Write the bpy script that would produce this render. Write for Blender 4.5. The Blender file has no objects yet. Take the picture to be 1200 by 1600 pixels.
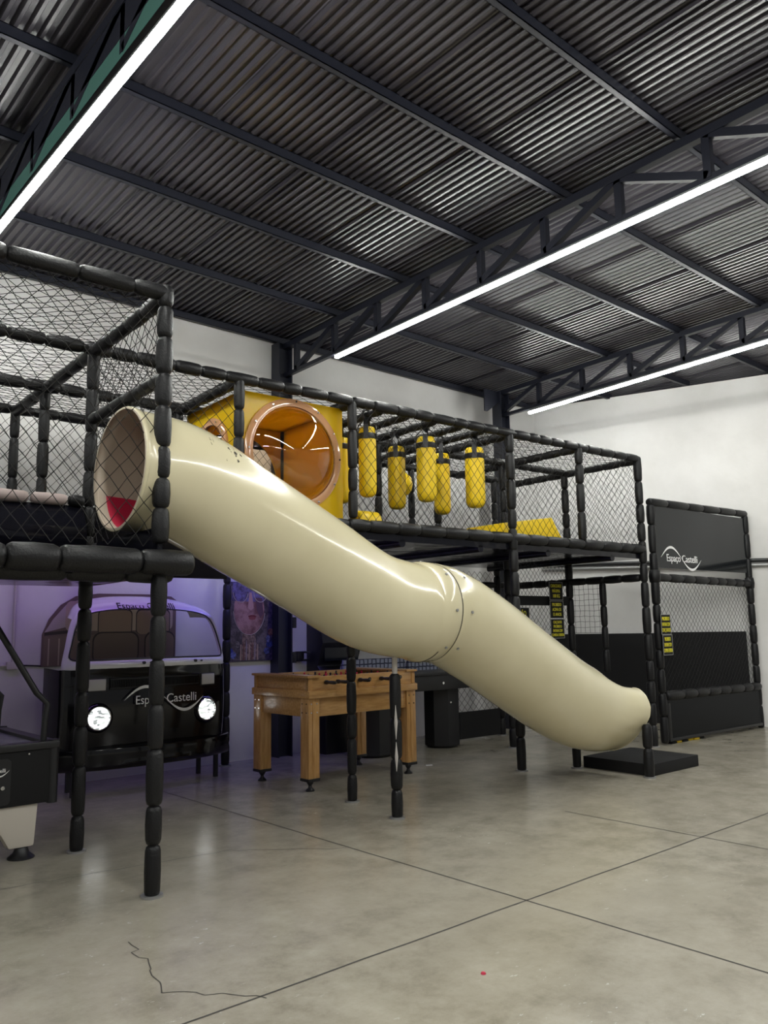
import bpy, math, random
from mathutils import Matrix, Vector
random.seed(7)
C = bpy.context.scene.collection
PI = math.pi

# ------------------------------------------------------------------ camera, world, lights, exposure
EXPOSURE = 0.0
LED_POWER = 110.0
WORLD = 0.20
cam = bpy.data.cameras.new('camera'); cam_o = bpy.data.objects.new('camera', cam); C.objects.link(cam_o)
cam.sensor_fit = 'VERTICAL'; cam.sensor_height = 36.0; cam.lens = 36.0 * 1270 / 1600
cam.clip_start = 0.05; cam.clip_end = 200
yaw, pit, rol = math.radians(48.5), math.radians(8.2), math.radians(-0.94)
f = Vector((math.cos(yaw)*math.cos(pit), math.sin(yaw)*math.cos(pit), math.sin(pit)))
r = f.cross(Vector((0, 0, 1))).normalized(); u = r.cross(f)
r2 = r*math.cos(rol) + u*math.sin(rol); u2 = u*math.cos(rol) - r*math.sin(rol)
M = Matrix((r2, u2, -f)).transposed().to_4x4(); M.translation = (0, 0, 1.45)
cam_o.matrix_world = M
bpy.context.scene.camera = cam_o
vs = bpy.context.scene.view_settings
vs.view_transform = 'Standard'; vs.look = 'None'; vs.gamma = 1; vs.use_curve_mapping = False; vs.exposure = EXPOSURE
cy = bpy.context.scene.cycles
cy.max_bounces = 6; cy.diffuse_bounces = 3; cy.glossy_bounces = 3; cy.transparent_max_bounces = 12; cy.transmission_bounces = 4
cy.use_denoising = True; cy.caustics_reflective = False; cy.caustics_refractive = False; cy.sample_clamp_indirect = 6
w = bpy.data.worlds.new('world'); bpy.context.scene.world = w; w.use_nodes = True
w.node_tree.nodes['Background'].inputs[0].default_value = (0.95, 0.97, 1.0, 1)
w.node_tree.nodes['Background'].inputs[1].default_value = WORLD

def lamp(name, kind, loc, power, color, size=(1, 1), rot=(0, 0, 0)):
    l = bpy.data.lights.new(name, kind); o = bpy.data.objects.new(name, l); C.objects.link(o)
    l.energy = power; l.color = color; o.location = loc; o.rotation_euler = rot
    if kind == 'AREA':
        l.shape = 'RECTANGLE'; l.size, l.size_y = size
    return o
# violet party light under the play deck, washing the left wall
lamp('violet_wash_light', 'AREA', (2.7, 7.45, 2.26), 11, (0.44, 0.22, 0.95), (2.6, 0.08), (math.radians(35), 0, 0))
lamp('blue_wash_light', 'AREA', (5.2, 7.45, 2.24), 10, (0.26, 0.24, 1.0), (2.2, 0.08), (math.radians(35), 0, 0))

# ------------------------------------------------------------------ materials
def mat(name, col, rough=0.5, metal=0.0, spec=0.5, coat=0.0, emis=None, estr=0.0):
    m = bpy.data.materials.new(name); m.use_nodes = True
    b = m.node_tree.nodes['Principled BSDF']
    b.inputs['Base Color'].default_value = (*col, 1); b.inputs['Roughness'].default_value = rough
    b.inputs['Metallic'].default_value = metal; b.inputs['Specular IOR Level'].default_value = spec
    b.inputs['Coat Weight'].default_value = coat; b.inputs['Coat Roughness'].default_value = 0.06
    if emis:
        b.inputs['Emission Color'].default_value = (*emis, 1); b.inputs['Emission Strength'].default_value = estr
    return m
def N(m, t, **kw):
    n = m.node_tree.nodes.new(t)
    for k, v in kw.items(): setattr(n, k, v)
    return n
def L(m, a, b): m.node_tree.links.new(a, b)
def bsdf(m): return m.node_tree.nodes['Principled BSDF']
def coords(m, scale=(1, 1, 1)):
    t = N(m, 'ShaderNodeTexCoord'); mp = N(m, 'ShaderNodeMapping'); mp.inputs['Scale'].default_value = scale
    L(m, t.outputs['Object'], mp.inputs['Vector']); return mp.outputs['Vector']
def noise(m, vec, scale, detail=4, rough=0.55):
    n = N(m, 'ShaderNodeTexNoise'); n.inputs['Scale'].default_value = scale; n.inputs['Detail'].default_value = detail
    n.inputs['Roughness'].default_value = rough; L(m, vec, n.inputs['Vector']); return n.outputs['Fac']
def ramp(m, fac, stops):
    n = N(m, 'ShaderNodeValToRGB'); cr = n.color_ramp
    while len(cr.elements) < len(stops): cr.elements.new(0.5)
    for e, (p, c) in zip(cr.elements, stops): e.position = p; e.color = (*c, 1) if len(c) == 3 else c
    L(m, fac, n.inputs['Fac']); return n.outputs['Color']
def bump(m, fac, strength=0.2, dist=0.01):
    n = N(m, 'ShaderNodeBump'); n.inputs['Strength'].default_value = strength; n.inputs['Distance'].default_value = dist
    L(m, fac, n.inputs['Height']); L(m, n.outputs['Normal'], bsdf(m).inputs['Normal'])
def math_n(m, op, a, b=None):
    n = N(m, 'ShaderNodeMath', operation=op)
    for i, x in enumerate((a, b)):
        if x is None: continue
        if isinstance(x, (int, float)): n.inputs[i].default_value = x
        else: L(m, x, n.inputs[i])
    return n.outputs[0]
def mixc(m, fac, a, b):
    n = N(m, 'ShaderNodeMix', data_type='RGBA')
    L(m, fac, n.inputs[0])
    for i, x in ((6, a), (7, b)):
        if isinstance(x, tuple): n.inputs[i].default_value = (*x, 1)
        else: L(m, x, n.inputs[i])
    return n.outputs[2]

VINYL = mat('black_padded_vinyl', (0.007, 0.007, 0.008), 0.42, spec=0.32)
v = coords(VINYL); bump(VINYL, noise(VINYL, v, 70, 3), 0.55, 0.006)
WORN = mat('worn_pink_vinyl', (0.42, 0.34, 0.32), 0.6)
NET = mat('black_cord', (0.012, 0.011, 0.010), 0.7, spec=0.3)
STEEL = mat('painted_roof_steel', (0.013, 0.015, 0.026), 0.42, spec=0.5)
BLACKM = mat('black_satin', (0.012, 0.012, 0.014), 0.4)
GLOSS = mat('black_gloss_vinyl', (0.006, 0.006, 0.010), 0.13, spec=0.4)
v = coords(GLOSS); bump(GLOSS, noise(GLOSS, v, 3.0, 2), 0.25, 0.05)
MATTE = mat('black_matte_mat', (0.012, 0.012, 0.013), 0.7, spec=0.25)
PANEL = mat('black_gloss_panel', (0.010, 0.012, 0.014), 0.10, spec=0.35)
YELLOW = mat('yellow_vinyl', (0.86, 0.60, 0.015), 0.38, spec=0.4)
YPLASTIC = mat('yellow_plastic', (0.88, 0.64, 0.01), 0.28)
_t = N(YPLASTIC, 'ShaderNodeBsdfTranslucent'); _t.inputs[0].default_value = (0.95, 0.66, 0.03, 1)
_m = N(YPLASTIC, 'ShaderNodeMixShader'); _m.inputs[0].default_value = 0.42
L(YPLASTIC, bsdf(YPLASTIC).outputs[0], _m.inputs[1]); L(YPLASTIC, _t.outputs[0], _m.inputs[2])
L(YPLASTIC, _m.outputs[0], YPLASTIC.node_tree.nodes['Material Output'].inputs[0])
WHITEM = mat('white_paint', (0.80, 0.80, 0.80), 0.35)
LETTER = mat('white_lettering', (0.88, 0.88, 0.88), 0.5)
VANWHITE = mat('van_white_enamel', (0.78, 0.78, 0.80), 0.18, coat=0.6)
VANBLACK = mat('van_black_enamel', (0.004, 0.004, 0.005), 0.14, spec=0.35, coat=0.3)
CHROME = mat('chrome', (0.75, 0.75, 0.75), 0.15, metal=1.0)
GREYM = mat('grey_metal', (0.35, 0.35, 0.35), 0.4, metal=0.6)
LAMPGLASS = mat('lit_headlamp', (0.9, 0.9, 0.9), 0.1, emis=(0.93, 1.0, 0.95), estr=3.6)
hv = N(LAMPGLASS, 'ShaderNodeTexVoronoi'); hv.inputs['Scale'].default_value = 26
L(LAMPGLASS, coords(LAMPGLASS, (1, 1, 2.6)), hv.inputs['Vector'])
L(LAMPGLASS, ramp(LAMPGLASS, hv.outputs['Color'], [(0.25, (0.06, 0.07, 0.07)), (0.5, (0.35, 0.38, 0.36)), (0.72, (1, 1, 1))]), bsdf(LAMPGLASS).inputs['Emission Color'])
SIGNAL = mat('signal_lens', (0.50, 0.49, 0.48), 0.2)
YTEXT = mat('yellow_lettering', (0.75, 0.68, 0.04), 0.5)
RED = mat('crimson_sheet', (0.48, 0.012, 0.05), 0.45)
CONCDARK = mat('joint_dark', (0.055, 0.05, 0.045), 0.8)
LED = mat('led_diffuser', (0.9, 0.9, 0.9), 0.3, emis=(0.99, 1.0, 0.95), estr=LED_POWER)
ALU = mat('aluminium_channel', (0.55, 0.56, 0.57), 0.35, metal=0.8)
TEAL = mat('teal_board', (0.07, 0.19, 0.16), 0.5)
CONDUIT = mat('grey_conduit', (0.50, 0.47, 0.45), 0.4)
LEGGREY = mat('table_leg_grey', (0.62, 0.57, 0.50), 0.4)
FIELD = mat('table_playfield', (0.25, 0.25, 0.32), 0.25)

WALL = mat('white_wall_paint', (0.70, 0.69, 0.68), 0.75, spec=0.2)
v = coords(WALL); n1 = noise(WALL, v, 0.9, 5); n2 = noise(WALL, v, 18, 4)
L(WALL, ramp(WALL, n1, [(0.30, (0.60, 0.59, 0.575)), (0.55, (0.70, 0.69, 0.68)), (0.8, (0.74, 0.735, 0.73))]), bsdf(WALL).inputs['Base Color'])
bump(WALL, n2, 0.15, 0.01)

ROOF = mat('charcoal_roof_sheet', (0.045, 0.043, 0.048), 0.32, spec=0.6)
v = coords(ROOF); n1 = noise(ROOF, v, 1.3, 5)
L(ROOF, ramp(ROOF, n1, [(0.3, (0.030, 0.028, 0.038)), (0.7, (0.060, 0.055, 0.064))]), bsdf(ROOF).inputs['Base Color'])

FLOOR = mat('polished_concrete', (0.4, 0.38, 0.32), 0.28, spec=0.5)
v = coords(FLOOR); vst = coords(FLOOR, (1, 2.2, 1))
n1 = noise(FLOOR, v, 0.55, 6, 0.62); n2 = noise(FLOOR, v, 2.6, 12, 0.74); n3 = noise(FLOOR, vst, 13, 5, 0.7)
c1 = ramp(FLOOR, n2, [(0.34, (0.215, 0.192, 0.148)), (0.5, (0.340, 0.312, 0.252)), (0.66, (0.430, 0.400, 0.330))])
c2 = mixc(FLOOR, ramp(FLOOR, n1, [(0.35, (0.1, 0.1, 0.1)), (0.65, (0.75, 0.75, 0.75))]), c1, (0.350, 0.320, 0.258))
flk = ramp(FLOOR, n3, [(0.635, (0, 0, 0)), (0.67, (1, 1, 1))])
reg = ramp(FLOOR, noise(FLOOR, v, 0.8, 3), [(0.50, (0, 0, 0)), (0.62, (1, 1, 1))])
mm = N(FLOOR, 'ShaderNodeMix', data_type='RGBA', blend_type='MULTIPLY'); mm.inputs[0].default_value = 1
L(FLOOR, flk, mm.inputs[6]); L(FLOOR, reg, mm.inputs[7])
c3 = mixc(FLOOR, mm.outputs[2], c2, (0.60, 0.585, 0.53))
dk = ramp(FLOOR, noise(FLOOR, vst, 9.0, 10, 0.8), [(0.26, (0.8, 0.8, 0.8)), (0.42, (0, 0, 0))])
c4 = mixc(FLOOR, dk, c3, (0.22, 0.20, 0.16))
L(FLOOR, c4, bsdf(FLOOR).inputs['Base Color'])
rr = ramp(FLOOR, n2, [(0.3, (0.15, 0.15, 0.15)), (0.7, (0.27, 0.27, 0.27))])
L(FLOOR, rr, bsdf(FLOOR).inputs['Roughness']); bump(FLOOR, n2, 0.05, 0.012)

CREAM = mat('cream_fibreglass', (0.66, 0.60, 0.40), 0.2, spec=0.5, coat=0.5)
v = coords(CREAM); n1 = noise(CREAM, v, 1.6, 4)
base = ramp(CREAM, n1, [(0.3, (0.62, 0.56, 0.37)), (0.7, (0.69, 0.63, 0.43))])
def scuff(vec, c, rad, scale, thr, stretch):
    sub = N(CREAM, 'ShaderNodeVectorMath', operation='DISTANCE'); L(CREAM, vec, sub.inputs[0]); sub.inputs[1].default_value = c
    near = math_n(CREAM, 'LESS_THAN', sub.outputs['Value'], rad)
    k = noise(CREAM, coords(CREAM, stretch), scale, 3, 0.6)
    return math_n(CREAM, 'MULTIPLY', near, math_n(CREAM, 'GREATER_THAN', k, thr))
tv = N(CREAM, 'ShaderNodeTexCoord').outputs['Object']
s1 = scuff(tv, (2.64, 4.53, 2.62), 0.13, 26, 0.60, (1, 1, 0.35))
s2 = scuff(tv, (2.95, 4.39, 2.18), 0.02, 30, 0.40, (1, 1, 1))
s3 = scuff(tv, (4.05, 4.60, 1.36), 0.014, 30, 0.35, (1, 1, 1))
s4 = scuff(tv, (2.13, 4.87, 2.80), 0.10, 22, 0.60, (1, 1, 1))
sc_ = math_n(CREAM, 'MAXIMUM', math_n(CREAM, 'MAXIMUM', s1, s2), math_n(CREAM, 'MAXIMUM', s3, s4))
L(CREAM, mixc(CREAM, sc_, base, (0.07, 0.06, 0.045)), bsdf(CREAM).inputs['Base Color'])
bump(CREAM, noise(CREAM, v, 7, 3), 0.06, 0.02)

WOOD = mat('varnished_pine', (0.45, 0.25, 0.10), 0.3, coat=0.3)
v = coords(WOOD, (1.2, 9, 9)); n1 = noise(WOOD, v, 5, 6, 0.6)
L(WOOD, ramp(WOOD, n1, [(0.3, (0.36, 0.18, 0.055)), (0.55, (0.50, 0.28, 0.10)), (0.75, (0.58, 0.35, 0.15))]), bsdf(WOOD).inputs['Base Color'])
WOODV = mat('varnished_pine_upright', (0.45, 0.25, 0.10), 0.3, coat=0.3)
v = coords(WOODV, (9, 9, 1.0)); n1 = noise(WOODV, v, 5, 6, 0.6)
L(WOODV, ramp(WOODV, n1, [(0.3, (0.38, 0.19, 0.06)), (0.55, (0.52, 0.29, 0.105)), (0.75, (0.60, 0.36, 0.155))]), bsdf(WOODV).inputs['Base Color'])

AMBER = bpy.data.materials.new('amber_acrylic'); AMBER.use_nodes = True
nt = AMBER.node_tree; nt.nodes.remove(nt.nodes['Principled BSDF'])
tr = nt.nodes.new('ShaderNodeBsdfTransparent'); tr.inputs[0].default_value = (1.0, 0.76, 0.54, 1)
gl = nt.nodes.new('ShaderNodeBsdfGlossy'); gl.inputs['Roughness'].default_value = 0.04; gl.inputs[0].default_value = (1, 0.93, 0.86, 1)
fr = nt.nodes.new('ShaderNodeFresnel'); fr.inputs[0].default_value = 1.7
mx = nt.nodes.new('ShaderNodeMixShader')
nt.links.new(fr.outputs[0], mx.inputs[0]); nt.links.new(tr.outputs[0], mx.inputs[1]); nt.links.new(gl.outputs[0], mx.inputs[2])
nt.links.new(mx.outputs[0], nt.nodes['Material Output'].inputs[0])
AMBERRING = mat('amber_flange', (0.60, 0.31, 0.15), 0.12, spec=0.7, coat=0.5)

# ------------------------------------------------------------------ mesh helpers
class MB:
    def __init__(s): s.v = []; s.f = []
    def add(s, vs_, fs):
        o = len(s.v); s.v += [tuple(p) for p in vs_]; s.f += [tuple(i + o for i in q) for q in fs]; return s
    def box(s, x0, x1, y0, y1, z0, z1, m=None):
        p = [(x, y, z) for x in (x0, x1) for y in (y0, y1) for z in (z0, z1)]
        if m: p = [m @ Vector(q) for q in p]
        return s.add(p, [(0, 1, 3, 2), (4, 6, 7, 5), (0, 4, 5, 1), (2, 3, 7, 6), (0, 2, 6, 4), (1, 5, 7, 3)])
    def rings(s, rings, cap=True, closed=False):
        n = len(rings[0]); vs_ = [p for r_ in rings for p in r_]; fs = []
        k = len(rings)
        for i in range(k if closed else k - 1):
            a = i*n; b = ((i + 1) % k)*n
            fs += [(a + j, a + (j + 1) % n, b + (j + 1) % n, b + j) for j in range(n)]
        if cap and not closed:
            fs += [tuple(reversed(range(n))), tuple(range((k - 1)*n, k*n))]
        return s.add(vs_, fs)
    def path(s, pts, rad, n=12, cap=True, closed=False):
        pts = [Vector(p) for p in pts]; R = []
        k = len(pts); rad = rad if isinstance(rad, (list, tuple)) else [rad]*k
        prev = None
        for i, p in enumerate(pts):
            if closed: t = pts[(i + 1) % k] - pts[i - 1]
            else: t = pts[min(i + 1, k - 1)] - pts[max(i - 1, 0)]
            t.normalize()
            if prev is None:
                a = Vector((0, 0, 1)) if abs(t.z) < 0.9 else Vector((1, 0, 0)); prev = (a - t*a.dot(t)).normalized()
            else: prev = (prev - t*prev.dot(t)).normalized()
            b = t.cross(prev)
            R.append([p + (prev*math.cos(2*PI*j/n) + b*math.sin(2*PI*j/n))*rad[i] for j in range(n)])
        return s.rings(R, cap, closed)
    def cyl(s, a, b, ra, rb=None, n=16): return s.path([a, b], [ra, ra if rb is None else rb], n)
    def lathe(s, prof, n=24, m=None, cap=True):   # prof: (radius, height) about local z
        R = [[Vector((q*math.cos(2*PI*j/n), q*math.sin(2*PI*j/n), h)) for j in range(n)] for q, h in prof]
        if m: R = [[m @ p for p in r_] for r_ in R]
        return s.rings(R, cap)
    def prism(s, poly, a, b, axis='y', m=None):    # 2D polygon extruded from a to b along an axis
        def P(x, z, d): return {'y': (x, d, z), 'x': (d, x, z), 'z': (x, z, d)}[axis]
        n = len(poly); p = [P(x, z, a) for x, z in poly] + [P(x, z, b) for x, z in poly]
        if m: p = [m @ Vector(q) for q in p]
        return s.add(p, [tuple(range(n)), tuple(reversed(range(n, 2*n)))] + [(i, (i + 1) % n, n + (i + 1) % n, n + i) for i in range(n)])
    def build(s, name, m, parent=None, smooth=40, bevel=0, kind=None, label=None):
        me = bpy.data.meshes.new(name); me.from_pydata(s.v, [], s.f); me.validate()
        import bmesh
        bm = bmesh.new(); bm.from_mesh(me); bmesh.ops.recalc_face_normals(bm, faces=bm.faces)
        if bevel: bmesh.ops.bevel(bm, geom=list(bm.edges), offset=bevel, segments=2, affect='EDGES', profile=0.6, clamp_overlap=True)
        bm.to_mesh(me); bm.free()
        if smooth:
            me.shade_smooth()
            me.set_sharp_from_angle(angle=math.radians(smooth))
        me.materials.append(m)
        o = bpy.data.objects.new(name, me); C.objects.link(o)
        if parent: o.parent = parent
        if kind: o['kind'] = kind
        if label: o['label'] = label
        return o
def tag(o, label, cat, group=None):
    o['label'] = label; o['category'] = cat
    if group: o['group'] = group
    return o
def thing(name, label, cat, loc=(0, 0, 0), rz=0, group=None):
    o = bpy.data.objects.new(name, None); C.objects.link(o); o.empty_display_size = 0.1
    o.location = loc; o.rotation_euler = (0, 0, rz); return tag(o, label, cat, group)
def struct(o): o['kind'] = 'structure'; return o
def dup(root, loc=None, label=None):
    q = root.copy(); C.objects.link(q)
    if loc is not None: q.location = loc
    if label: q['label'] = label
    for ch in root.children:
        c = ch.copy(); C.objects.link(c); c.parent = q
        for g in ch.children:
            d = g.copy(); C.objects.link(d); d.parent = c
    return q
def padded(a, b, rad=0.05, seg=0.24, n=14, seed=None):
    """foam sleeves laced end to end over a pipe: fat segments pinched at their ends"""
    a, b = Vector(a), Vector(b); d = b - a; Ln = d.length
    rnd = random.Random(seed if seed is not None else (round(a.x*31 + a.y*57 + a.z*91 + b.x*13 + b.z*7, 3)))
    k = max(1, round(Ln/seg)); cuts = [0.0]
    ws = [0.7 + 0.6*rnd.random() for _ in range(k)]; tot = sum(ws)
    for q in ws: cuts.append(cuts[-1] + q/tot*Ln)
    pts, rs = [], []
    for i in range(k):
        l0, l1 = cuts[i], cuts[i + 1]; h = l1 - l0; e = min(0.030, h*0.25); rj = rad*(0.94 + 0.10*rnd.random())
        for t, q in ((0.001, 0.60), (e*0.30, 0.82), (e, 0.955), (h*0.5, 1.02), (h - e, 0.955), (h - e*0.30, 0.82), (h - 0.001, 0.60)):
            pts.append(a + d*((l0 + t)/Ln)); rs.append(rj*q)
    mb = MB(); mb.path(pts, rs, n); return mb
def net_mb(o, ux, uy, wd, ht, cw=0.10, ch=0.11, rad=0.0026, mask=None, square=False, jit=0.05, sag=None):
    """knotted cord net: a cord strand along every mesh side"""
    o, ux, uy = Vector(o), Vector(ux).normalized(), Vector(uy).normalized(); nz = ux.cross(uy)
    rnd = random.Random(round(wd*100 + ht*10)); nx = max(1, round(wd/cw)); ny = max(1, round(ht/ch))
    cw, ch = wd/nx, ht/ny; G = {}
    def pt(i, j):
        if (i, j) not in G:
            x, y = i*cw/2, j*ch/2
            inn = 0 < i < 2*nx and 0 < j < 2*ny
            dx, dy, dz = ((rnd.random() - .5)*cw*jit*2, (rnd.random() - .5)*ch*jit*2, (rnd.random() - .5)*0.012) if inn else (0, 0, 0)
            if sag and inn: dz += sag*math.sin(PI*x/wd)*math.sin(PI*y/ht)
            G[i, j] = o + ux*(x + dx) + uy*(y + dy) + nz*dz
        return G[i, j]
    mb = MB()
    def strand(p, q):
        if mask and mask((p + q)/2): return
        t = (q - p).normalized(); b = t.cross(nz).normalized()
        r_ = []
        for e in (p, q):
            r_.append([e + (b*math.cos(2*PI*k/3) + nz*math.sin(2*PI*k/3))*rad for k in range(3)])
        mb.add(r_[0] + r_[1], [(0, 1, 4, 3), (1, 2, 5, 4), (2, 0, 3, 5)])
    if square:
        for i in range(0, 2*nx + 1, 2):
            for j in range(0, 2*ny + 1, 2):
                if i < 2*nx: strand(pt(i, j), pt(i + 2, j))
                if j < 2*ny: strand(pt(i, j), pt(i, j + 2))
    else:
        for i in range(2*nx):
            for j in range(2*ny):
                if (i + j) % 2 == 0: strand(pt(i, j), pt(i + 1, j + 1))
                else: strand(pt(i + 1, j), pt(i, j + 1))
    return mb
def text(name, body, size, m, parent, mtx, ext=0.002, width=None, label=None):
    cu = bpy.data.curves.new(name, 'FONT'); cu.body = body; cu.size = size; cu.extrude = ext; cu.align_x = 'CENTER'; cu.align_y = 'CENTER'
    to = bpy.data.objects.new('tmp_text', cu); C.objects.link(to)
    dg = bpy.context.evaluated_depsgraph_get(); dg.update()
    me = bpy.data.meshes.new_from_object(to.evaluated_get(dg), depsgraph=dg)
    bpy.data.objects.remove(to); me.name = name
    xs = [q.co.x for q in me.vertices]
    if width and xs:
        k = width/(max(xs) - min(xs))
        for q in me.vertices: q.co.x *= k
    me.materials.clear(); me.materials.append(m)
    me.transform(mtx)
    o = bpy.data.objects.new(name, me); C.objects.link(o)
    if parent: o.parent = parent
    if label: o['label'] = label
    return o
def swoosh(mb, W, m, H, t=0.02):
    """the logo's wave: an arc above the first word that runs under the second one"""
    top, bot = [], []
    K = 40
    for i in range(K + 1):
        s = i/K; x = (s - .5)*W
        z = H*math.sin(2*PI*s)
        th = t*(0.12 + 0.88*abs(math.sin(2*PI*s))**0.8) if 0 < i < K else t*0.05
        top.append(m @ Vector((x, z + th/2, 0.001))); bot.append(m @ Vector((x, z - th/2, 0.001)))
    for i in range(K): mb.add([top[i], top[i + 1], bot[i + 1], bot[i]], [(0, 1, 2, 3)])
    return mb
def facing(loc, normal, up=(0, 0, 1)):
    n = Vector(normal).normalized(); x = Vector(up).cross(n).normalized(); y = n.cross(x)
    q = Matrix((x, y, n)).transposed().to_4x4(); q.translation = loc; return q
def logo(parent, mtx, W, m=LETTER, hs=0.145):
    text('lettering', 'Espaço', W*hs, m, parent, mtx @ Matrix.Translation((-W*0.205, -W*0.005, 0)), width=W*0.34)
    text('lettering', 'Castelli', W*hs, m, parent, mtx @ Matrix.Translation((W*0.215, -W*0.005, 0)), width=W*0.40)
    mb = MB(); swoosh(mb, W*1.04, mtx, W*0.15, W*0.035); return mb.build('logo_swoosh', m, parent, smooth=0)

# ------------------------------------------------------------------ setting
WY = 8.25
struct(MB().box(-9, 16, -9, 8.6, -0.2, 0).build('floor', FLOOR, smooth=0))
struct(MB().box(-4, 10.9, WY, WY + 0.2, 0, 5.05).build('wall_left', WALL, smooth=0))
A = Vector((11.80, 5.20)); dw = Vector((-math.sin(math.radians(20)), math.cos(math.radians(20)))); nw = Vector((dw.y, -dw.x))
p0 = A - dw*9; p1 = A + dw*3.75
struct(MB().prism([tuple(p0), tuple(p1), tuple(p1 + nw*0.2), tuple(p0 + nw*0.2)], 0, 5.07, 'z').build('wall_right', WALL, smooth=0))
# floor joints and cracks: narrow dark grooves lying in the slab
def ribbon(pts, wd):
    mb = MB(); pts = [Vector((*p, 0.0012)) for p in pts]
    for i in range(len(pts) - 1):
        d = (pts[i + 1] - pts[i]).normalized(); q = Vector((-d.y, d.x, 0))*wd/2
        mb.add([pts[i] - q, pts[i + 1] - q, pts[i + 1] + q, pts[i] + q], [(0, 1, 2, 3)])
    return mb
def wob(a, b, n, amp, seed):
    rnd = random.Random(seed); out = []
    for i in range(n + 1):
        t = i/n; out.append((a[0] + (b[0] - a[0])*t + (rnd.random() - .5)*amp, a[1] + (b[1] - a[1])*t + (rnd.random() - .5)*amp))
    return out
jm = MB()
for a, b in (((3.59, -6), (3.60, 7.3)), ((5.48, -6), (5.49, 4.1)), ((-6, 3.0), (11.5, 2.94))):
    q = ribbon(wob(a, b, 60, 0.006, a[0]), 0.011); jm.add(q.v, q.f)
struct(jm.build('trim_1', CONCDARK, smooth=0))
cm = MB()
for pts in (wob((1.55, 5.2), (2.95, 5.0), 18, 0.03, 1) + wob((2.98, 4.98), (3.58, 4.47), 12, 0.025, 2),
            wob((1.80, 3.9), (1.66, 3.3), 12, 0.05, 3) + wob((1.68, 3.25), (1.95, 2.95), 8, 0.03, 5)):
    q = ribbon(pts, 0.0055); cm.add(q.v, q.f)
struct(cm.build('trim_2', CONCDARK, smooth=0))

# roof sheet: trapezoidal ribs along Y, eleven to a sheet, laps between sheets
def zc(Y): return 5.06 - 0.024*(Y - 4.6)
rp = 0.0786; X0, X1 = -5.9, 15.2
nrib = int((X1 - X0)/rp); prof = []
for i in range(nrib):
    x = X0 + i*rp; lap = 0.006*((i % 11)/11) + (0.0 if i % 11 else -0.006)
    if i % 11 == 0: prof += [(x - 0.004, 0.03), (x - 0.001, -0.006 + 0.04), (x + 0.009, 0.034), (x + 0.0095, -0.006)]; x += 0.01
    prof += [(x, 0.0 + lap), (x + rp*0.26, 0.0 + lap), (x + rp*0.42, 0.030 + lap), (x + rp*0.84, 0.030 + lap)]
mb = MB(); vs_ = []
Ys = (-8.5, WY + 0.35)
for Y in Ys: vs_ += [(x, Y, zc(Y) + 0.125 + z) for x, z in prof]
n = len(prof); mb.add(vs_, [(i, i + 1, n + i + 1, n + i) for i in range(n - 1)])
struct(mb.build('ceiling', ROOF, smooth=0))
# purlins (C-section steel) across the trusses
PY = (-6.9, -5.83, -4.76, -3.69, -2.62, -1.54, -0.47, 0.62, 1.71, 2.79, 3.86, 4.89, 5.94, 7.06, 8.17)
for k, Y in enumerate(PY):
    z = zc(Y) + 0.045
    mb = MB(); X0p, X1p = -5.9, 13.0 - 0.36*max(0, Y - 2)
    mb.box(X0p, X1p, Y - 0.003, Y + 0.003, z, z + 0.08); mb.box(X0p, X1p, Y - 0.003, Y + 0.045, z, z + 0.005)
    mb.box(X0p, X1p, Y - 0.003, Y + 0.045, z + 0.075, z + 0.08); mb.box(X0p, X1p, Y + 0.04, Y + 0.045, z, z + 0.016)
    o = mb.build('roof_purlin', STEEL, smooth=0); struct(o)
TRUSS = (-2.2, 1.73, 5.60, 9.40)
LOW = {-2.2: 0.37, 1.73: 0.34, 5.60: 0.37, 9.40: 0.36}
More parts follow.
